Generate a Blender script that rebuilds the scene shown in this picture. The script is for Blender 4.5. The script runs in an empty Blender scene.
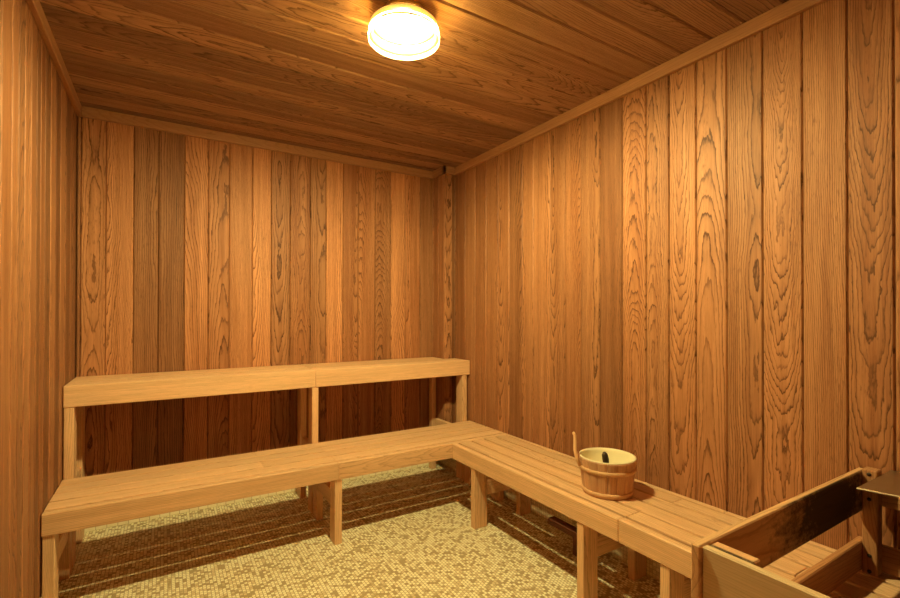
import bpy, math, random
from mathutils import Vector, Matrix

random.seed(11)
C = bpy.context.scene.collection
scene = bpy.context.scene

# ------------------------------------------------------------------ room measures (metres)
XL, XR = -0.418, 1.972          # left / right wall faces
YB, YF = 3.297, -0.40           # back / front wall faces
ZC = 2.405                      # ceiling


# ------------------------------------------------------------------ node helpers
class NT:
    def __init__(self, name):
        self.m = bpy.data.materials.new(name)
        self.m.use_nodes = True
        self.t = self.m.node_tree
        self.t.nodes.clear()
        self.out = self.t.nodes.new('ShaderNodeOutputMaterial')

    def n(self, kind, **kw):
        nd = self.t.nodes.new(kind)
        for k, v in kw.items():
            setattr(nd, k, v)
        return nd

    def link(self, a, b):
        self.t.links.new(a, b)

    def put(self, sock, v):
        if isinstance(v, (int, float)):
            sock.default_value = v
        elif isinstance(v, (tuple, list)):
            sock.default_value = v
        else:
            self.link(v, sock)

    def math(self, op, a, b=None, c=None, clamp=False):
        nd = self.n('ShaderNodeMath', operation=op)
        nd.use_clamp = clamp
        self.put(nd.inputs[0], a)
        if b is not None:
            self.put(nd.inputs[1], b)
        if c is not None:
            self.put(nd.inputs[2], c)
        return nd.outputs[0]

    def xyz(self, x, y, z):
        nd = self.n('ShaderNodeCombineXYZ')
        for i, v in enumerate((x, y, z)):
            self.put(nd.inputs[i], v)
        return nd.outputs[0]

    def noise(self, vec, scale=1.0, detail=2.0, rough=0.5):
        nd = self.n('ShaderNodeTexNoise')
        self.link(vec, nd.inputs['Vector'])
        nd.inputs['Scale'].default_value = scale
        nd.inputs['Detail'].default_value = detail
        nd.inputs['Roughness'].default_value = rough
        return nd.outputs['Fac']

    def ramp(self, fac, stops, interp='LINEAR'):
        nd = self.n('ShaderNodeValToRGB')
        cr = nd.color_ramp
        cr.interpolation = interp
        while len(cr.elements) > 1:
            cr.elements.remove(cr.elements[-1])
        for i, (p, c) in enumerate(stops):
            e = cr.elements[0] if i == 0 else cr.elements.new(p)
            e.position = p
            if isinstance(c, (int, float)):
                c = (c, c, c)
            e.color = (*c, 1)
        self.put(nd.inputs[0], fac)
        return nd.outputs[0]

    def mix(self, fac, a, b, blend='MIX'):
        nd = self.n('ShaderNodeMix', data_type='RGBA', blend_type=blend)
        self.put(nd.inputs[0], fac)
        for i, v in ((6, a), (7, b)):
            if isinstance(v, (tuple, list)) and len(v) == 3:
                v = (*v, 1)
            self.put(nd.inputs[i], v)
        return nd.outputs[2]

    def bsdf(self, color, rough=0.6, spec=0.3, metal=0.0, bump=None, dist=0.001, strength=0.5):
        b = self.n('ShaderNodeBsdfPrincipled')
        if isinstance(color, (tuple, list)) and len(color) == 3:
            color = (*color, 1)
        self.put(b.inputs['Base Color'], color)
        self.put(b.inputs['Roughness'], rough)
        b.inputs['Specular IOR Level'].default_value = spec
        b.inputs['Metallic'].default_value = metal
        if bump is not None:
            bp = self.n('ShaderNodeBump')
            bp.inputs['Distance'].default_value = dist
            bp.inputs['Strength'].default_value = strength
            self.link(bump, bp.inputs['Height'])
            self.link(bp.outputs[0], b.inputs['Normal'])
        self.link(b.outputs[0], self.out.inputs[0])
        return self.m


def wood(name, light, dark, late, freq=95.0, contrast=0.6, rough=0.55, spec=0.3, wob=1.0,
         stain=None, fibre=0.35):
    """Solid-wood material: every board carries its own coordinates (wp) and its own
    log position / tone / seed (gp), so each board shows its own growth rings."""
    T = NT(name)
    wp = T.n('ShaderNodeAttribute', attribute_name='wp')
    gp = T.n('ShaderNodeAttribute', attribute_name='gp')
    s1 = T.n('ShaderNodeSeparateXYZ'); T.link(wp.outputs['Vector'], s1.inputs[0])
    s2 = T.n('ShaderNodeSeparateXYZ'); T.link(gp.outputs['Vector'], s2.inputs[0])
    a, b, l = s1.outputs
    a0, b0, tone = s2.outputs
    rnd = gp.outputs['Alpha']
    off = T.math('MULTIPLY', rnd, 37.0)
    off2 = T.math('MULTIPLY', rnd, 91.7)
    # wandering of the pith along the board
    na = T.math('MULTIPLY', T.math('SUBTRACT', T.noise(T.xyz(off, l, off2), 0.9, 1.5), 0.5), 0.05 * wob)
    nb = T.math('MULTIPLY', T.math('SUBTRACT', T.noise(T.xyz(off2, l, off), 1.7, 1.5), 0.5), 0.060 * wob)
    da = T.math('SUBTRACT', a, T.math('ADD', a0, na))
    taper = T.math('MULTIPLY', l, T.math('MULTIPLY', T.math('SUBTRACT', T.math('FRACT', T.math('MULTIPLY', rnd, 5.13)), 0.5), 0.16 * wob))
    db = T.math('SUBTRACT', b, T.math('ADD', T.math('ADD', b0, nb), taper))
    r = T.math('SQRT', T.math('ADD', T.math('MULTIPLY', da, da), T.math('MULTIPLY', db, db)))
    # small wobble of the rings
    w = T.noise(T.xyz(T.math('ADD', T.math('MULTIPLY', a, 30.0), off), T.math('MULTIPLY', b, 30.0),
                      T.math('ADD', T.math('MULTIPLY', l, 5.0), off2)), 1.0, 3.0, 0.55)
    w2 = T.noise(T.xyz(T.math('ADD', T.math('MULTIPLY', a, 130.0), off), T.math('MULTIPLY', b, 130.0),
                       T.math('ADD', T.math('MULTIPLY', l, 40.0), off2)), 1.0, 2.0, 0.5)
    r = T.math('ADD', r, T.math('MULTIPLY', T.math('SUBTRACT', w, 0.5), 0.013))
    r = T.math('ADD', r, T.math('MULTIPLY', T.math('SUBTRACT', w2, 0.5), 0.0026))
    fr = T.math('MULTIPLY', r, T.math('MULTIPLY_ADD', T.math('FRACT', T.math('MULTIPLY', rnd, 7.31)), freq * 0.7, freq * 0.6))
    f = T.math('FRACT', fr)
    lw = T.ramp(f, [(0.0, 0.03), (0.40, 0.08), (0.70, 0.26), (0.86, 0.85), (0.92, 1.0), (0.97, 0.55), (1.0, 0.05)])
    # not every ring equally strong
    amp = T.noise(T.xyz(T.math('ADD', T.math('FLOOR', fr), off), T.math('MULTIPLY', l, 1.3), off2), 1.0, 1.0)
    amp = T.math('MULTIPLY', T.math('ADD', amp, 0.15), contrast * 1.35)
    k1 = T.math('MULTIPLY', lw, amp, clamp=True)
    # fine pores along the fibre
    fib = T.noise(T.xyz(T.math('ADD', T.math('MULTIPLY', a, 420.0), off), T.math('MULTIPLY', b, 420.0),
                        T.math('ADD', T.math('MULTIPLY', l, 9.0), off2)), 1.0, 2.0, 0.6)
    fib = T.math('MULTIPLY', T.math('SUBTRACT', fib, 0.5), fibre)
    sp = T.noise(T.xyz(T.math('ADD', T.math('MULTIPLY', a, 190.0), off2), T.math('MULTIPLY', b, 190.0),
                       T.math('ADD', T.math('MULTIPLY', l, 26.0), off)), 1.0, 2.0, 0.6)
    sp = T.ramp(sp, [(0.52, 0.0), (0.70, 1.0)])
    zone = T.noise(T.xyz(T.math('ADD', T.math('MULTIPLY', a, 16.0), off), off2, T.math('ADD', T.math('MULTIPLY', l, 1.5), off2)), 1.0, 2.0, 0.5)
    zone = T.ramp(zone, [(0.42, 0.1), (0.62, 1.0)])
    k1 = T.math('MAXIMUM', k1, T.math('MULTIPLY', T.math('MULTIPLY', sp, zone), contrast * 0.55))
    # broad patches of colour along the board
    pat = T.noise(T.xyz(T.math('ADD', T.math('MULTIPLY', a, 34.0), off2), T.math('MULTIPLY', b, 34.0),
                        T.math('ADD', T.math('MULTIPLY', l, 1.1), off)), 1.0, 4.0, 0.62)
    base = T.mix(T.math('MULTIPLY_ADD', T.math('SUBTRACT', pat, 0.5), 2.0,
                        T.math('MULTIPLY_ADD', T.math('FRACT', T.math('MULTIPLY', rnd, 3.77)), 0.5, 0.25), clamp=True),
                 light, dark)
    col = T.mix(k1, base, late)
    gain = T.math('MULTIPLY', tone, T.math('ADD', fib, 1.0))
    col = T.mix(1.0, col, T.n('ShaderNodeCombineColor').outputs[0], 'MULTIPLY') if False else col
    vm = T.n('ShaderNodeVectorMath', operation='SCALE')
    T.link(col, vm.inputs[0]); T.link(gain, vm.inputs['Scale'])
    col = vm.outputs[0]
    if stain is not None:
        col = stain(T, col, a, b, l)
    h = T.math('ADD', T.math('MULTIPLY', k1, -0.6), fib)
    return T.bsdf(col, rough, spec, bump=h, dist=0.0012, strength=0.45)


# ------------------------------------------------------------------ mesh helpers
class MB:
    """collects boards, bars and lathes into one mesh"""
    def __init__(self):
        self.v = []; self.f = []; self.wp = []; self.gp = []; self.smooth = []

    def add(self, verts, faces, wps, gp, smooth=False, mat=None):
        o = len(self.v)
        for p in verts:
            p = Vector(p)
            self.v.append(tuple(mat @ p) if mat else tuple(p))
        self.wp += [tuple(w) for w in wps]
        self.gp += [gp] * len(verts)
        for fc in faces:
            self.f.append(tuple(i + o for i in fc)); self.smooth.append(smooth)

    def board(self, x, y, z, long='x', ch=0.0025, gp=None, tone=None, mat=None):
        """chamfered board between (x0,x1),(y0,y1),(z0,z1); grain runs along `long`"""
        lo = [min(q) for q in (x, y, z)]; hi = [max(q) for q in (x, y, z)]
        size = [h - l for h, l in zip(hi, lo)]
        c = min(ch, min(size) * 0.45)
        L = 'xyz'.index(long)
        others = [i for i in range(3) if i != L]
        A = max(others, key=lambda i: size[i]); B = [i for i in others if i != A][0]
        mid = [(h + l) / 2 for h, l in zip(hi, lo)]
        V = []; idx = {}
        for s in ((-1, -1, -1), (1, -1, -1), (1, 1, -1), (-1, 1, -1), (-1, -1, 1), (1, -1, 1), (1, 1, 1), (-1, 1, 1)):
            corner = [hi[i] if s[i] > 0 else lo[i] for i in range(3)]
            for ax in range(3):                       # vertex lying on the face of axis ax
                p = [corner[i] - (0 if i == ax else s[i] * c) for i in range(3)]
                idx[(s, ax)] = len(V); V.append(p)
        F = []
        def q(keys, outward):
            ids = [idx[k] for k in keys]
            a_, b_, c_ = (Vector(V[ids[j]]) for j in (0, 1, 2))
            if (b_ - a_).cross(c_ - a_).dot(Vector(outward)) < 0:
                ids.reverse()
            F.append(ids)
        for ax in range(3):
            o1, o2 = [i for i in range(3) if i != ax]
            for s in (-1, 1):
                keys = []
                for u, v in ((-1, -1), (1, -1), (1, 1), (-1, 1)):
                    sg = [0, 0, 0]; sg[ax] = s; sg[o1] = u; sg[o2] = v
                    keys.append((tuple(sg), ax))
                n = [0, 0, 0]; n[ax] = s
                q(keys, n)
            for u in (-1, 1):                         # edges parallel to ax
                for v in (-1, 1):
                    ks = []
                    for t, face in ((-1, o1), (1, o1), (1, o2), (-1, o2)):
                        sg = [0, 0, 0]; sg[ax] = t; sg[o1] = u; sg[o2] = v
                        ks.append((tuple(sg), face))
                    n = [0, 0, 0]; n[o1] = u; n[o2] = v
                    q(ks, n)
        for s in ((-1, -1, -1), (1, -1, -1), (1, 1, -1), (-1, 1, -1), (-1, -1, 1), (1, -1, 1), (1, 1, 1), (-1, 1, 1)):
            q([(s, 0), (s, 1), (s, 2)], s)
        if gp is None:
            gp = rgp()
        if tone is not None:
            gp = (gp[0], gp[1], tone, gp[3])
        W = [(p[A] - mid[A], p[B] - mid[B], p[L] - mid[L]) for p in V]
        self.add(V, F, W, gp, mat=mat)

    def lathe(self, prof, centre=(0, 0, 0), n=48, closed=False, gp=(0, .1, 1, .5), smooth=True, mat=None):
        V = []; F = []; W = []
        m = len(prof)
        for i in range(n):
            t = 2 * math.pi * i / n
            for r, z in prof:
                V.append((centre[0] + r * math.cos(t), centre[1] + r * math.sin(t), centre[2] + z))
                W.append((t * 0.12, r, z))
        for i in range(n):
            j = (i + 1) % n
            for k in range(m if closed else m - 1):
                k2 = (k + 1) % m
                F.append((i * m + k, j * m + k, j * m + k2, i * m + k2))
        self.add(V, F, W, gp, smooth, mat)

    def tube(self, pts, radii, n=12, gp=(0, .1, 1, .5), squash=1.0):
        V = []; F = []; W = []
        P = [Vector(p) for p in pts]
        up = Vector((0.3, 0.9, 0.2)).normalized()
        for i, p in enumerate(P):
            d = (P[min(i + 1, len(P) - 1)] - P[max(i - 1, 0)]).normalized()
            s = d.cross(up).normalized(); t = s.cross(d)
            for k in range(n):
                a = 2 * math.pi * k / n
                q = p + s * (radii[i] * math.cos(a)) + t * (radii[i] * squash * math.sin(a))
                V.append(q); W.append((radii[i] * math.cos(a), radii[i] * math.sin(a), i * 0.03))
        for i in range(len(P) - 1):
            for k in range(n):
                k2 = (k + 1) % n
                F.append((i * n + k, i * n + k2, (i + 1) * n + k2, (i + 1) * n + k))
        F.append(tuple(range(n - 1, -1, -1)))
        F.append(tuple((len(P) - 1) * n + k for k in range(n)))
        self.add(V, F, W, gp, True)

    def build(self, name, mat, parent=None):
        me = bpy.data.meshes.new(name)
        me.from_pydata(self.v, [], self.f)
        w = me.attributes.new('wp', 'FLOAT_VECTOR', 'POINT')
        w.data.foreach_set('vector', [c for p in self.wp for c in p])
        g = me.attributes.new('gp', 'FLOAT_COLOR', 'POINT')
        g.data.foreach_set('color', [c for p in self.gp for c in p])
        me.polygons.foreach_set('use_smooth', self.smooth)
        me.update()
        import bmesh
        bm = bmesh.new(); bm.from_mesh(me)
        bmesh.ops.recalc_face_normals(bm, faces=bm.faces)
        bm.to_mesh(me); bm.free()
        me.materials.append(mat)
        o = bpy.data.objects.new(name, me)
        C.objects.link(o)
        if parent:
            o.parent = parent
            o.matrix_parent_inverse = Matrix.Translation(-Vector(parent.location))
        return o


def rgp(spread=0.11, lo=0.02, hi=0.13, t0=0.93, t1=1.07):
    return (random.uniform(-spread, spread), random.uniform(lo, hi), random.uniform(t0, t1), random.random())


def thing(name, label, cat, loc):
    o = bpy.data.objects.new(name, None)
    o.empty_display_size = 0.1
    C.objects.link(o); o.location = loc
    o['label'] = label; o['category'] = cat
    return o


def struct(o, label, cat):
    o['kind'] = 'structure'; o['label'] = label; o['category'] = cat
    return o


# ------------------------------------------------------------------ materials
def rubbed(T, col, a, b, l):
    return col

CEDAR = wood('cedar_wall', (0.50, 0.228, 0.104), (0.275, 0.105, 0.040), (0.105, 0.036, 0.012), freq=170, contrast=1.05, rough=0.55, spec=0.25, fibre=0.8)
CEIL = wood('cedar_ceiling', (0.50, 0.30, 0.19), (0.29, 0.155, 0.09), (0.10, 0.045, 0.023), freq=150, contrast=0.9, rough=0.6, spec=0.2, fibre=0.7)
TRIM = wood('cedar_trim', (0.47, 0.25, 0.13), (0.36, 0.175, 0.085), (0.20, 0.085, 0.04), freq=160, contrast=0.4, rough=0.5)
BENCH = wood('bench_wood', (0.84, 0.545, 0.31), (0.67, 0.405, 0.215), (0.44, 0.23, 0.11), freq=170, contrast=0.75, fibre=0.6, rough=0.5, spec=0.3)
GUARD = wood('guard_wood', (0.46, 0.235, 0.11), (0.32, 0.15, 0.065), (0.14, 0.055, 0.022), freq=120, contrast=0.6, rough=0.6, spec=0.2)
NEWWOOD = wood('fresh_board', (0.66, 0.48, 0.28), (0.58, 0.41, 0.23), (0.42, 0.28, 0.15), freq=170, contrast=0.5, rough=0.55, spec=0.25)
REDWOOD = wood('reddish_wood', (0.22, 0.085, 0.045), (0.16, 0.06, 0.03), (0.08, 0.03, 0.015), freq=120, contrast=0.5, rough=0.6)
STAVE = wood('bucket_stave', (0.62, 0.36, 0.20), (0.52, 0.28, 0.15), (0.36, 0.17, 0.08), freq=190, contrast=0.4, rough=0.5)
HOOPW = wood('bucket_hoop', (0.72, 0.45, 0.24), (0.62, 0.36, 0.18), (0.42, 0.22, 0.1), freq=150, contrast=0.3, rough=0.45)


def scorch(T, col, a, b, l):
    # charred patch on the heater side of the rail: a stain with its own blotchy outline
    n = T.noise(T.xyz(T.math('MULTIPLY', a, 45.0), T.math('MULTIPLY', b, 45.0), T.math('MULTIPLY', l, 30.0)), 1.0, 5.0, 0.75)
    d = T.math('MULTIPLY', T.math('SUBTRACT', l, 0.20), 2.6)
    d = T.math('SQRT', T.math('ADD', T.math('MULTIPLY', d, d), T.math('MULTIPLY', T.math('MULTIPLY', a, 4.0), T.math('MULTIPLY', a, 4.0))))
    m = T.math('SUBTRACT', 1.62, T.math('ADD', d, T.math('MULTIPLY', n, 1.35)))
    m = T.ramp(m, [(0.0, 0.0), (0.55, 0.93)])
    side = T.ramp(T.math('MULTIPLY_ADD', b, -60.0, 0.3), [(0.45, 0.0), (0.75, 1.0)])
    return T.mix(T.math('MULTIPLY', m, side), col, (0.028, 0.016, 0.010))

SCORCHED = wood('scorched_rail', (0.66, 0.40, 0.205), (0.50, 0.27, 0.13), (0.20, 0.09, 0.04), freq=120, contrast=0.5, rough=0.65, spec=0.15, stain=scorch)


def tile_mat(name, w, h, c_lo, c_mid, c_hi, grout, axes, offset=0.5, gap=0.08):
    T = NT(name)
    tc = T.n('ShaderNodeNewGeometry')
    s = T.n('ShaderNodeSeparateXYZ'); T.link(tc.outputs['Position'], s.inputs[0])
    U, V = s.outputs[axes[0]], s.outputs[axes[1]]
    br = T.n('ShaderNodeTexBrick'); br.offset = offset; br.squash = 1.0
    T.link(T.xyz(T.math('ADD', U, 10.0), T.math('ADD', V, 10.0), 0.0), br.inputs['Vector'])
    br.inputs['Color1'].default_value = (0, 0, 0, 1)
    br.inputs['Color2'].default_value = (1, 1, 1, 1)
    br.inputs['Mortar'].default_value = (0, 0, 0, 1)
    br.inputs['Scale'].default_value = 1.0
    br.inputs['Mortar Size'].default_value = h * gap
    br.inputs['Mortar Smooth'].default_value = 0.35
    br.inputs['Bias'].default_value = 0.0
    br.inputs['Brick Width'].default_value = w
    br.inputs['Row Height'].default_value = h
    k = T.math('ADD', br.outputs['Color'],
               T.math('MULTIPLY', T.math('SUBTRACT', T.noise(T.xyz(U, V, 0.0), 14.0, 3.0, 0.65), 0.5), 0.9))
    c = T.ramp(k, [(0.0, c_hi), (0.50, c_hi), (0.60, c_mid), (0.72, c_mid), (0.84, c_lo)])
    c = T.mix(br.outputs['Fac'], c, grout)
    hgt = T.math('SUBTRACT', 1.0, br.outputs['Fac'])
    return T.bsdf(c, 0.42, 0.4, bump=hgt, dist=0.0015, strength=0.5)

FLOOR = tile_mat('mosaic_floor', 0.0165, 0.0150, (0.44, 0.335, 0.17), (0.74, 0.62, 0.37), (0.96, 0.91, 0.66), (0.38, 0.29, 0.15), (1, 0), 0.5, 0.10)
BASE_B = tile_mat('cove_tile_back', 0.052, 0.052, (0.84, 0.76, 0.54), (0.88, 0.80, 0.58), (0.92, 0.85, 0.62), (0.45, 0.34, 0.20), (0, 2), 0.0, 0.03)
BASE_R = tile_mat('cove_tile_right', 0.018, 0.018, (0.62, 0.50, 0.30), (0.70, 0.58, 0.37), (0.80, 0.69, 0.46), (0.40, 0.29, 0.16), (1, 2), 0.0, 0.07)


def plain(name, col, rough=0.5, spec=0.4, metal=0.0, nscale=30.0, namp=0.25):
    T = NT(name)
    tc = T.n('ShaderNodeTexCoord')
    n = T.noise(tc.outputs['Object'], nscale, 3.0)
    c = T.mix(n, tuple(x * (1 - namp) for x in col), tuple(min(1, x * (1 + namp)) for x in col))
    return T.bsdf(c, rough, spec, metal)

STEEL = plain('brushed_steel', (0.46, 0.36, 0.24), 0.36, 0.5, 0.95, 14, 0.15)
HEATER = plain('heater_casing', (0.10, 0.09, 0.085), 0.45, 0.4, 0.6, 10, 0.15)
SCREW = plain('dark_screw', (0.05, 0.035, 0.025), 0.5, 0.4, 0.5)
LINER = plain('bucket_liner', (0.82, 0.74, 0.50), 0.45, 0.4, 0.0, 12, 0.05)
DARKGRIP = plain('dark_handle', (0.035, 0.024, 0.014), 0.4, 0.5, 0.0, 60, 0.5)
BRASS = plain('brass_housing', (0.62, 0.42, 0.16), 0.35, 0.5, 0.7, 10, 0.1)
CHROME = plain('chrome_stem', (0.8, 0.78, 0.72), 0.2, 0.5, 1.0, 10, 0.05)
RIB = plain('lamp_rib', (0.09, 0.055, 0.022), 0.5, 0.3, 0.0, 20, 0.1)
STONE = plain('heater_stone', (0.10, 0.095, 0.09), 0.85, 0.2, 0.0, 40, 0.4)

T = NT('lamp_glass')
tr = T.n('ShaderNodeBsdfTranslucent'); tr.inputs[0].default_value = (0.95, 0.86, 0.62, 1)
df = T.n('ShaderNodeBsdfDiffuse'); df.inputs[0].default_value = (0.92, 0.85, 0.66, 1)
tp = T.n('ShaderNodeBsdfTransparent'); tp.inputs[0].default_value = (1.0, 0.93, 0.78, 1)
mx = T.n('ShaderNodeMixShader'); mx.inputs[0].default_value = 0.15
mt = T.n('ShaderNodeMixShader'); mt.inputs[0].default_value = 0.30
T.link(tr.outputs[0], mx.inputs[1]); T.link(df.outputs[0], mx.inputs[2])
T.link(mx.outputs[0], mt.inputs[1]); T.link(tp.outputs[0], mt.inputs[2]); T.link(mt.outputs[0], T.out.inputs[0])
GLASS = T.m

T = NT('amber_bloom')
pb = T.n('ShaderNodeBsdfPrincipled'); pb.inputs['Base Color'].default_value = (0.55, 0.33, 0.08, 1)
pb.inputs['Roughness'].default_value = 0.3
pb.inputs['Emission Color'].default_value = (1.0, 0.60, 0.12, 1); pb.inputs['Emission Strength'].default_value = 0.9  # emission paints the lamp's yellow bloom onto the upper housing
tp = T.n('ShaderNodeBsdfTransparent'); tp.inputs[0].default_value = (1.0, 0.66, 0.22, 1)
mt = T.n('ShaderNodeMixShader'); mt.inputs[0].default_value = 0.06
T.link(pb.outputs[0], mt.inputs[1]); T.link(tp.outputs[0], mt.inputs[2]); T.link(mt.outputs[0], T.out.inputs[0])
AMBER = T.m

T = NT('lamp_bulb')
em = T.n('ShaderNodeEmission')
em.inputs[0].default_value = (1.0, 0.86, 0.36, 1)
em.inputs[1].default_value = 4750.0
T.link(em.outputs[0], T.out.inputs[0])
BULB = T.m


# ------------------------------------------------------------------ the room
def panel(name, mat, seams, tones, kind, fixed, lo, hi, face, grains=None, rec=0.0):
    """tongue-and-groove planks between consecutive seams, on a backing slab.
    kind 'x': planks stand on a wall of constant x; 'y': constant y; 'z': ceiling (planks run along x)"""
    m = MB()
    th = 0.02
    for i in range(len(seams) - 1):
        s0, s1 = sorted((seams[i], seams[i + 1]))
        t = tones[i % len(tones)] if tones else None
        w = s1 - s0
        gp = (random.uniform(-.9, .9) * w, random.uniform(.03, .10), t if t else random.uniform(.85, 1.1), random.random())
        if grains and i in grains:
            g = grains[i]; gp = (g[0], g[1], gp[2], g[2])
        e = 0.0008
        if kind == 'x':
            cx = 0.0085 if face < 0 else 0.0050
            m.board((fixed, fixed + face * th), (s0 + e, s1 - e), (lo, hi), 'z', cx, gp)
        elif kind == 'y':
            m.board((s0 + e, s1 - e), (fixed, fixed + face * th), (lo, hi), 'z', 0.0050, gp)
        else:
            m.board((lo, hi), (s0 + e, s1 - e), (fixed, fixed + face * th), 'x', 0.0075, gp)
    a, b = min(seams), max(seams)
    g = (0.3, .1, .35, .5)
    bk = (fixed + face * (th * 0.8), fixed + face * (th + 0.05))
    if kind == 'x':
        m.board(bk, (a, b), (lo, hi), 'z', 0.001, g)
    elif kind == 'y':
        m.board((a, b), bk, (lo, hi), 'z', 0.001, g)
    else:
        m.board((lo, hi), (a, b), bk, 'x', 0.001, g)
    return m.build(name, mat)


# back wall: plank edges read from the left corner to the right
bseams = [XL, -0.400, -0.287, -0.155, -0.031, 0.105, 0.236, 0.357, 0.495, 0.614, 0.738, 0.875, 0.988, 1.114, 1.229, 1.364, 1.497, 1.617, 1.751, 1.873, XR]
btones = [0.96, 1.14, 1.26, 0.74, 0.72, 1.30, 1.10, 1.18, 1.34, 0.84, 1.03, 0.82, 1.34, 1.10, 1.14, 0.84, 1.32, 1.26, 0.84, 1.08]  # plank variation, plus whole wall lightened to make up for weak lamp light
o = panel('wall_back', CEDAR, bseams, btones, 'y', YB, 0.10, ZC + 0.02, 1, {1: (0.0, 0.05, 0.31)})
struct(o, 'back wall of upright cedar planks behind the high bench', 'wall')

rseams = [3.30, 3.12, 2.975, 2.84, 2.70, 2.56, 2.44, 2.306, 2.20, 2.05, 1.93, 1.807, 1.675, 1.535, 1.398, 1.278, 1.151, 1.021, 0.886, 0.754, 0.624, 0.505, 0.38, 0.26, 0.14, 0.02, -0.10, -0.22, -0.34, YF]
rtones = [0.85, 0.90, 0.90, 0.97, 0.95, 1.01, 0.78, 0.98, 0.97, 0.85, 0.93, 0.76, 0.72, 1.06, 0.85, 1.01, 0.95, 0.82, 1.00, 0.95, 0.97, 0.90, 0.95, 0.85, 0.95, 0.90, 0.95, 0.85, 0.95]  # plank variation, plus whole wall darkened to offset the nearer lamp
rgr = {20: (0.0, 0.075, 0.2345), 15: (0.01, 0.07, 0.62), 18: (0.0, 0.07, 0.41), 13: (0.0, 0.065, 0.77), 14: (0.02, 0.05, 0.13), 16: (0.01, .06, .55), 17: (-.05, .05, .87), 19: (.3, .07, .35)}
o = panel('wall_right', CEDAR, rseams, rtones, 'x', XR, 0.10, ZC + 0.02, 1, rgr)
struct(o, 'long right wall of upright cedar planks above the bucket bench', 'wall')

lseams = [3.30, 3.20, 3.108, 2.97, 2.834, 2.72, 2.608, 2.50, 2.419, 2.351, 2.26, 2.172, 2.09, 2.01, 1.892, 1.76, 1.63, 1.50, 1.38, 1.25, 1.12, 1.0, 0.88, 0.75, 0.62, 0.5, 0.37, 0.25, 0.12, 0.0, -0.12, -0.25, YF]
o = panel('wall_left', CEDAR, lseams, [0.70, 0.80, 0.62, 0.88, 0.60, 0.95, 0.56, 0.92, 0.62, 0.86, 0.90, 0.68, 0.92, 0.88], 'x', XL, 0.10, ZC + 0.02, -1)  # plank variation, plus overall darkening painted in against strong lamp light
struct(o, 'left wall of upright cedar planks at the picture edge', 'wall')

fse = [XL + 0.12 * i for i in range(20)] + [XR]
o = panel('wall_front', CEDAR, fse, None, 'y', YF, 0.0, ZC + 0.02, -1)
struct(o, 'cedar plank wall behind the viewer', 'wall')

cse = [YB, 3.215, 3.10, 2.98, 2.86, 2.75, 2.63, 2.52, 2.40, 2.27, 2.13, 1.99, 1.87, 1.74, 1.60, 1.47, 1.33, 1.20, 1.07, 0.94, 0.80, 0.67, 0.54, 0.4, 0.27, 0.13, 0, -.13, -.27, YF]
ctn = [0.75, 1.05, 0.7, 1.0, 0.9, 0.72, 0.98, 0.82, 0.75, 1.05, 1.0, 0.95, 1.05, 0.95, 1.0, 0.9, 0.95, 0.9, 0.85, 0.85, 0.9]
o = panel('ceiling', CEIL, cse, ctn, 'z', ZC, XL, XR, 1)
struct(o, 'dark cedar plank ceiling around the lamp', 'ceiling')

m = MB(); m.board((XL - .07, XR + .07), (YF - .07, YB + .10), (-0.08, 0.0), 'x', 0.0)
o = m.build('floor', FLOOR); struct(o, 'small round yellow mosaic tile floor', 'floor')

# cove tiles along the foot of the walls
def cove(name, mat, pts, label):
    m = MB(); m.board(*pts, 'x' if abs(pts[0][1] - pts[0][0]) > .2 else 'y', 0.004)
    o = m.build(name, mat); struct(o, label, 'baseboard')
cove('baseboard_back', BASE_B, ((XL, XR), (3.336, 3.36), (0.0, 0.105)), 'strip of cream tiles at the foot of the back wall')
cove('baseboard_right', BASE_R, ((XR - 0.008, XR + 0.02), (YF, 3.336), (0.0, 0.105)), 'strip of small cream tiles at the foot of the right wall')
cove('baseboard_left', BASE_R, ((XL - 0.02, XL + 0.008), (YF, 3.336), (0.0, 0.105)), 'strip of small cream tiles at the foot of the left wall')

# boxed corner post, back right
m = MB()
m.board((1.873, 1.885), (3.128, 3.212), (0.10, ZC), 'z', 0.003, tone=0.98)
m.board((1.873, 1.885), (3.214, YB), (0.10, ZC), 'z', 0.003, tone=1.05)
m.board((1.876, 1.942), (3.116, 3.13), (0.10, ZC), 'z', 0.003, tone=1.0)
m.board((1.944, XR), (3.122, 3.134), (0.10, ZC), 'z', 0.003, tone=0.7)
o = m.build('trim_4', CEDAR); struct(o, 'narrow boxed cedar post in the far right corner', 'trim')

# ceiling trims
TZ = 2.347
m = MB(); m.board((XL + .022, 1.873), (YB - .022, YB + .001), (TZ, ZC + .001), 'x', 0.003)
struct(m.build('trim_1', TRIM), 'cedar trim strip where back wall meets ceiling', 'trim')
m = MB(); m.board((XR - .022, XR + .001), (YF, 3.094), (TZ, ZC + .001), 'y', 0.003)
struct(m.build('trim_2', TRIM), 'cedar trim strip where right wall meets ceiling', 'trim')
m = MB(); m.board((XL - .001, XL + .022), (YF, YB), (TZ, ZC + .001), 'y', 0.003)
struct(m.build('trim_3', TRIM), 'cedar trim strip where left wall meets ceiling', 'trim')
m = MB()
m.board((1.851, 1.873), (3.094, YB - .022), (TZ, ZC + .001), 'y', 0.003, tone=.8)
m.board((1.851, XR), (3.094, 3.116), (TZ, ZC + .001), 'x', 0.003, tone=.9)
struct(m.build('trim_5', TRIM), 'short cedar trim pieces around the corner post at the ceiling', 'trim')


# ------------------------------------------------------------------ benches
def bgp(spread=0.2, tone=None):
    return (random.uniform(-spread, spread), random.uniform(.04, .14), tone or random.uniform(.93, 1.06), random.random())


def leg(parent, x, y, z, long='z', name='leg', tone=None):
    m = MB(); m.board(x, y, z, long, 0.003, bgp(.12, tone)); return m.build(name, BENCH, parent)


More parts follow.
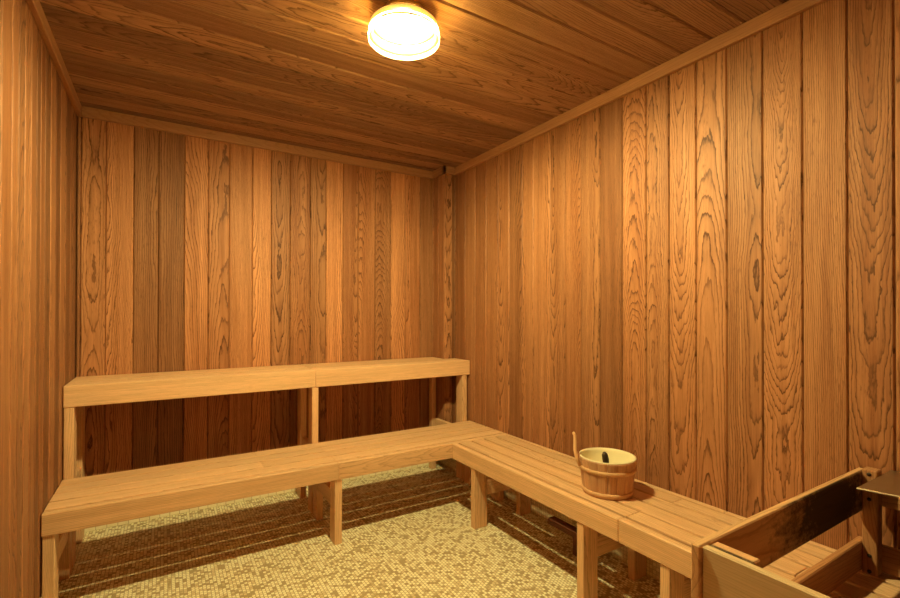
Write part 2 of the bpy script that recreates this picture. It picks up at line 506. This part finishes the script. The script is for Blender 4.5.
# --- long low bench along the back
YL0, YL1 = 2.442, 2.900
b = thing('low_bench', 'low cedar bench running the full width of the back, in front of the taller bench', 'bench', ((XL + XR) / 2, 2.67, 0))
ZT = 0.440
xs = [XL + .003, 0.806, XR - .003]
for i in range(2):
    m = MB(); m.board((xs[i] + .0004, xs[i + 1] - .0004), (YL0, YL0 + .036), (.350, ZT), 'x', .003,
                      (0.0 if i else 0.25, 0.05, 0.98, .63 if i else .2))
    m.build('front_rail', BENCH, b)
m = MB()
sw = (YL1 - (YL0 + .036) - 4 * .014) / 4
y = YL0 + .036 + .014
for k in range(4):
    cut = [XL + .003, 0.806 if k % 2 == 0 else 0.45, XR - .003]
    for i in range(2):
        m.board((cut[i] + .0006, cut[i + 1] - .0006), (y, y + sw), (ZT - .022, ZT), 'x', .0018, bgp(.25))
    y += sw + .014
m.build('seat', BENCH, b)
for xc in (-0.393, 0.806, 1.918):
    x = (xc - .020, xc + .020)
    leg(b, x, (2.450, 2.538), (0, .350)); leg(b, x, (2.800, 2.888), (0, .350))
    leg(b, (xc - .016, xc + .016), (2.538, 2.800), (.185, .272), 'y', 'crossbar')
    leg(b, (xc - .016, xc + .016), (YL0 + .036, YL1 - .004), (.350, ZT - .022), 'y', 'seat_bearer')

# --- high bench against the back wall
ub = thing('high_bench', 'tall narrow cedar bench against the back wall, behind the low one', 'bench', ((XL + XR) / 2, 3.09, 0))
ZU = 0.893
for i in range(2):
    m = MB(); m.board((xs[i] + .0004, xs[i + 1] - .0004), (2.902, 2.938), (.786, ZU), 'x', .003, (0.2, .07, 1.0, .37 + .3 * i))
    m.build('front_rail', BENCH, ub)
m = MB()
y = 2.947; sw = (3.110 - 2.947 - 2 * .009) / 2 + .004
ye = [2.947, 3.026, 3.035, 3.114]
for (y0, y1) in ((2.945, 3.028), (3.037, 3.112)):
    for i in range(2):
        m.board((xs[i] + .0006, xs[i + 1] - .0006), (y0, y1), (ZU - .022, ZU), 'x', .003, bgp(.25))
for (y0, y1) in ((3.121, 3.204), (3.213, 3.292)):
    for i in range(2):
        x1 = min(xs[i + 1] - .0006, 1.868)
        m.board((xs[i] + .0006, x1), (y0, y1), (ZU - .022, ZU), 'x', .003, bgp(.25))
m.build('seat', BENCH, ub)
for xc in (-0.393, 0.806, 1.848):
    x = (xc - .020, xc + .020)
    if xc > 1.5:
        leg(ub, (1.905, 1.945), (2.906, 2.994), (0, .786))
    else:
        leg(ub, x, (2.906, 2.994), (0, .786))
    leg(ub, x, (3.192 if xc < 1.5 else 3.235, 3.285), (0, .786))
    if xc < 1.5:
        leg(ub, (xc - .016, xc + .016), (2.994, 3.192), (.335, .415), 'y', 'crossbar')
    else:
        leg(ub, (xc - .016, xc + .016), (2.910, 3.192), (.335, .415), 'y', 'crossbar')
    leg(ub, (xc - .016, xc + .016), (2.938, 3.280), (.786, ZU - .022), 'y', 'seat_bearer')

# --- right bench
XB0 = 1.524
rb = thing('side_bench', 'low slatted cedar bench along the right wall, carrying the bucket', 'bench', (1.75, 1.43, 0))
ys = [0.440, 1.205, 2.440]
for i in range(2):
    m = MB(); m.board((XB0, XB0 + .036), (ys[i] + .0005, ys[i + 1] - .0005), (.347, ZT), 'y', .004, (0.2, .08, 1.0, .21 + .4 * i))
    m.build('front_rail', BENCH, rb)
m = MB()
edges = [(1.575, 1.655), (1.670, 1.752), (1.767, 1.849), (1.864, 1.929), (1.943, 1.968)]
cuts = [1.205, 0.66, 0.86, 1.19, 1.02]
for k, (x0, x1) in enumerate(edges):
    for (y0, y1) in ((0.440, cuts[k]), (cuts[k], 2.440)):
        m.board((x0, x1), (y0 + .0012, y1 - .0012), (ZT - .022, ZT), 'y', .0018, bgp(.2, random.uniform(.84, 1.06)))
m.build('seat', BENCH, rb)
for yc in (2.224, 1.407, 1.010, 0.52):
    y = (yc - .020, yc + .020)
    leg(rb, (1.530, 1.620), y, (0, .347)); leg(rb, (1.872, 1.960), y, (0, .347))
    leg(rb, (1.620, 1.872), (yc - .016, yc + .016), (.180, .270), 'x', 'crossbar')
    leg(rb, (XB0 + .036, 1.964), (yc - .016, yc + .016), (.347, ZT - .022), 'x', 'seat_bearer')

# ------------------------------------------------------------------ dark bar low under the right bench
fr = thing('foot_rest', 'dark reddish wooden bar on short legs, low under the right bench', 'foot rest', (1.82, 1.75, 0))
m = MB(); m.board((1.800, 1.855), (1.58, 1.895), (.092, .122), 'y', .003, rgp()); m.build('bar', REDWOOD, fr)
for yc in (1.70, 1.62):
    m = MB(); m.board((1.806, 1.849), (yc - .014, yc + .014), (0, .092), 'z', .003, rgp()); m.build('leg', REDWOOD, fr)

# ------------------------------------------------------------------ bucket
BX, BY, BZ = 1.720, 1.420, ZT
bk = thing('sauna_bucket', 'round wooden stave bucket with cream lining, standing on the right bench', 'bucket', (BX, BY, BZ))
m = MB()
N = 18
H = 0.160
R0, R1 = 0.106, 0.127
for i in range(N):
    a0_ = 2 * math.pi * i / N + .006; a1_ = 2 * math.pi * (i + 1) / N - .006
    V = []; W = []; seg = 4
    for z, ro in ((0.0, R0), (0.004, R0 + .001), (H - .003, R1), (H, R1 - .002)):
        for s in range(seg + 1):
            a = a0_ + (a1_ - a0_) * s / seg
            e = .0018 if s in (0, seg) else 0
            V.append((BX + (ro - e) * math.cos(a), BY + (ro - e) * math.sin(a), BZ + z))
            W.append(((s - seg / 2) * .009, 0, z))
    nO = len(V)
    for z, ri in ((0.0, R0 - .012), (0.004, R0 - .012), (H - .003, R1 - .012), (H, R1 - .010)):
        for s in range(seg + 1):
            a = a0_ + (a1_ - a0_) * s / seg
            V.append((BX + ri * math.cos(a), BY + ri * math.sin(a), BZ + z)); W.append(((s - seg / 2) * .009, .012, z))
    F = []
    st = seg + 1
    for r in range(3):
        for s in range(seg):
            F.append((r * st + s, r * st + s + 1, (r + 1) * st + s + 1, (r + 1) * st + s))
            F.append((nO + r * st + s, nO + (r + 1) * st + s, nO + (r + 1) * st + s + 1, nO + r * st + s + 1))
        F.append((r * st, (r + 1) * st, nO + (r + 1) * st, nO + r * st))
        F.append((r * st + seg, nO + r * st + seg, nO + (r + 1) * st + seg, (r + 1) * st + seg))
    for s in range(seg):
        F.append((3 * st + s, 3 * st + s + 1, nO + 3 * st + s + 1, nO + 3 * st + s))
        F.append((s, nO + s, nO + s + 1, s + 1))
    m.add(V, F, W, (random.uniform(-.15, .15), .06, random.uniform(.92, 1.06), random.random()))
m.build('staves', STAVE, bk)
for z0, hh in ((0.004, 0.022), (0.104, 0.020)):
    def rad(z): return R0 + (R1 - R0) * z / H
    m = MB()
    m.lathe([(rad(z0) - .001, z0), (rad(z0) + .005, z0 + .003), (rad(z0 + hh) + .005, z0 + hh - .003), (rad(z0 + hh) - .001, z0 + hh)],
            (BX, BY, BZ), 64, True, (0.02, .3, 1.0, .4))
    m.build('hoop', HOOPW, bk)
m = MB()
m.lathe([(0.0, .018), (R0 - .016, .018), (R0 - .0125, .022), (R1 - .0125, H - .006), (R1 - .0125, H + .0035), (R1 - .003, H + .0035), (R1 - .003, H + .001),
         (R1 - .0115, H + .001), (R1 - .0115, H - .006), (R0 - .0115, .020), (R0 - .012, .0165), (0.0, .0165)], (BX, BY, BZ), 64)
m.build('liner', LINER, bk)
m = MB()
hp = [(1.606, 1.478, .560), (1.598, 1.490, .595), (1.598, 1.500, .630), (1.607, 1.508, .660), (1.612, 1.514, .688), (1.604, 1.516, .702)]
m.tube(hp, [.008, .0085, .008, .0075, .0075, .0065], 12, (0.01, .05, 1.05, .3))
m.build('handle', HOOPW, bk)

# ladle lying in the bucket
ld = thing('ladle', 'dark handled ladle standing inside the wooden bucket', 'ladle', (1.690, 1.395, BZ + .022))
m = MB()
m.tube([(1.690, 1.400, .480), (1.686, 1.396, .545), (1.683, 1.394, .575), (1.679, 1.395, .600), (1.675, 1.397, .622), (1.672, 1.399, .631)],
       [.006, .007, .012, .0145, .0125, .005], 14)
m.build('handle', DARKGRIP, ld)
m = MB()
m.lathe([(0.0, 0.0), (.018, .003), (.030, .014), (.034, .028), (.032, .028), (.028, .015), (.017, .006), (0, .003)], (1.690, 1.400, BZ + .020), 32)
m.build('bowl', CHROME, ld)

# ------------------------------------------------------------------ guard rail round the heater
gd = thing('heater_guard', 'dark stained wooden guard rail round the heater, bottom right', 'guard rail', (1.45, 0.40, 0))
def gpart(name, x, y, z, long, mat, tone=1.0, gp=None):
    m = MB(); m.board(x, y, z, long, .003, gp or (random.uniform(-.1, .1), random.uniform(.03, .1), tone, random.random()))
    return m.build(name, mat, gd)
o = gpart('rail', (0.966, 1.902), (0.557, 0.577), (0.630, 0.757), 'x', SCORCHED)
o['label'] = 'charred rail over the bench'
gpart('rail', (1.034, 1.902), (0.557, 0.577), (0.447, 0.538), 'x', GUARD, 1.5)
o = gpart('rail', (0.974, 0.992), (-0.15, 0.5565), (0.610, 0.756), 'y', NEWWOOD)
o['label'] = 'pale fresh board'
gpart('rail', (0.974, 0.992), (-0.15, 0.5565), (0.30, 0.44), 'y', GUARD)
gpart('rail', (1.902, 1.922), (-0.15, 0.577), (0.650, 0.742), 'y', GUARD, 1.1)
gpart('rail', (1.902, 1.922), (-0.15, 0.577), (0.447, 0.528), 'y', GUARD, 1.1)
gpart('post', (0.9935, 1.032), (0.468, 0.5565), (0, 0.752), 'z', SCORCHED, 1.1)
pst = gpart('post', (1.862, 1.9015), (0.518, 0.5565), (ZT + .0012, 0.766), 'z', GUARD, 1.15)
for zz in (.752, .675, .500, .452):
    m = MB(); m.lathe([(0, 0), (.0055, 0), (.0055, .002), (0, .0025)], (0, 0, 0), 16,
                      mat=Matrix.Translation((1.8621, 0.538, zz)) @ Matrix.Rotation(-math.pi / 2, 4, 'Y'))
    s = m.build('screw', SCREW, gd)
    s.parent = pst; s.matrix_parent_inverse = pst.matrix_world.inverted() if False else Matrix.Translation((0, 0, 0))
gpart('post', (0.9935, 1.032), (-0.15, -0.062), (0, 0.745), 'z', GUARD)
gpart('post', (1.862, 1.9015), (-0.15, -0.062), (0, 0.742), 'z', GUARD)

# ------------------------------------------------------------------ heater
ht = thing('sauna_heater', 'sauna heater with flat steel top plate inside the guard rail', 'heater', (1.80, 0.19, 0))
m = MB(); m.board((1.585, 1.850), (-0.10, 0.300), (0.10, 0.700), 'z', .006); m.build('casing', HEATER, ht)
for sx in (1.615, 1.82):
    for sy in (-0.07, 0.270):
        m = MB(); m.lathe([(0, 0), (.014, 0), (.014, .10), (0, .10)], (sx, sy, 0), 16); m.build('foot', HEATER, ht)
m = MB(); m.board((1.69, 1.83), (0.0, 0.27), (.700, .7680), 'z', .004); m.build('neck', HEATER, ht)
# top plate: steel sheet with a turned-down lip
m = MB()
rot = Matrix.Translation((1.683, 0.515, 0.7535)) @ Matrix.Rotation(math.radians(-4), 4, 'X')
V = [(0, 0, 0), (.262, 0, 0), (.262, -.50, 0), (0, -.50, 0)]
m.board((0, .284), (-.52, 0), (-.0025, 0), 'y', .0008, mat=rot)
m.board((0, .284), (-.003, 0), (-.004, -.002), 'x', .0005, mat=rot)
m.board((0, .003), (-.52, 0), (-.005, -.002), 'y', .0005, mat=rot)
m.build('top_plate', STEEL, ht)

# ------------------------------------------------------------------ ceiling lamp
LX, LY, LZ = 0.775, 1.592, 2.290
lp = thing('ceiling_lamp', 'glowing round ceiling lamp with white louvred shade', 'lamp', (LX, LY, ZC))
m = MB(); m.lathe([(0, ZC), (.075, ZC), (.075, ZC - .008), (.070, ZC - .014), (0, ZC - .014)], (LX, LY, 0), 48); m.build('canopy', BRASS, lp)
m = MB(); m.lathe([(0, 2.392), (.018, 2.392), (.018, 2.372), (0, 2.372)], (LX, LY, 0), 32); m.build('stem', CHROME, lp)
m = MB()
m.lathe([(.017, 2.376), (.085, 2.375), (.088, 2.372), (.085, 2.369), (.017, 2.372)], (LX, LY, 0), 64, True)
m.build('housing', BRASS, lp)
m = MB()
m.lathe([(.086, 2.372), (.112, 2.362), (.128, 2.346), (.133, 2.322)], (LX, LY, 0), 64)
m.build('bloom_shade', AMBER, lp)
m = MB()
m.lathe([(.133, 2.322), (.135, 2.306), (.135, LZ)], (LX, LY, 0), 64)
m.build('shade', GLASS, lp)
for zz, rr in ((2.348, .1235), (2.312, .1335)):
    m = MB(); m.lathe([(rr, zz + .005), (rr - .016, zz + .003), (rr - .016, zz - .003), (rr, zz - .005)], (LX, LY, 0), 64, True)
    m.build('louvre_ring', RIB, lp)
m = MB()
pr = [(.029 * math.sin(math.pi * k / 14), -.029 * math.cos(math.pi * k / 14)) for k in range(1, 13)] + [(.010, .029), (.010, .059)]
pr = [(0.0005, -.029)] + pr
m.lathe(pr, (LX, LY, 2.313), 24); m.build('bulb', BULB, lp)

# ------------------------------------------------------------------ world, camera, view
w = bpy.data.worlds.new('World'); scene.world = w; w.use_nodes = True
w.node_tree.nodes['Background'].inputs[0].default_value = (0, 0, 0, 1)

f, yaw, pit, rol, PX, PY = 462.6546, .5555, .0058, .0016, 451.151, 310.6085
F_ = Vector((math.sin(yaw) * math.cos(pit), math.cos(yaw) * math.cos(pit), math.sin(pit)))
R_ = Vector((math.cos(yaw), -math.sin(yaw), 0)); U_ = R_.cross(F_)
R2 = R_ * math.cos(rol) + U_ * math.sin(rol); U2 = -R_ * math.sin(rol) + U_ * math.cos(rol)
cd = bpy.data.cameras.new('Camera'); cam = bpy.data.objects.new('Camera', cd); C.objects.link(cam)
M = Matrix.Identity(4)
for i in range(3):
    M[i][0], M[i][1], M[i][2] = R2[i], U2[i], -F_[i]
M[2][3] = 1.25
cam.matrix_world = M
cd.sensor_fit = 'HORIZONTAL'; cd.sensor_width = 36.0
cd.lens = f * 36.0 / 900.0
cd.shift_x = -(PX - 450.0) / 900.0
cd.shift_y = (PY - 299.0) / 900.0
cd.clip_start = 0.01
scene.camera = cam

cy = scene.cycles if hasattr(scene, 'cycles') else None
if cy:
    cy.use_denoising = True
    cy.max_bounces = 16
    cy.diffuse_bounces = 10
    cy.sample_clamp_indirect = 20.0
vs = scene.view_settings
vs.view_transform = 'Standard'; vs.look = 'None'; vs.gamma = 1.0; vs.use_curve_mapping = False
vs.exposure = 0.1
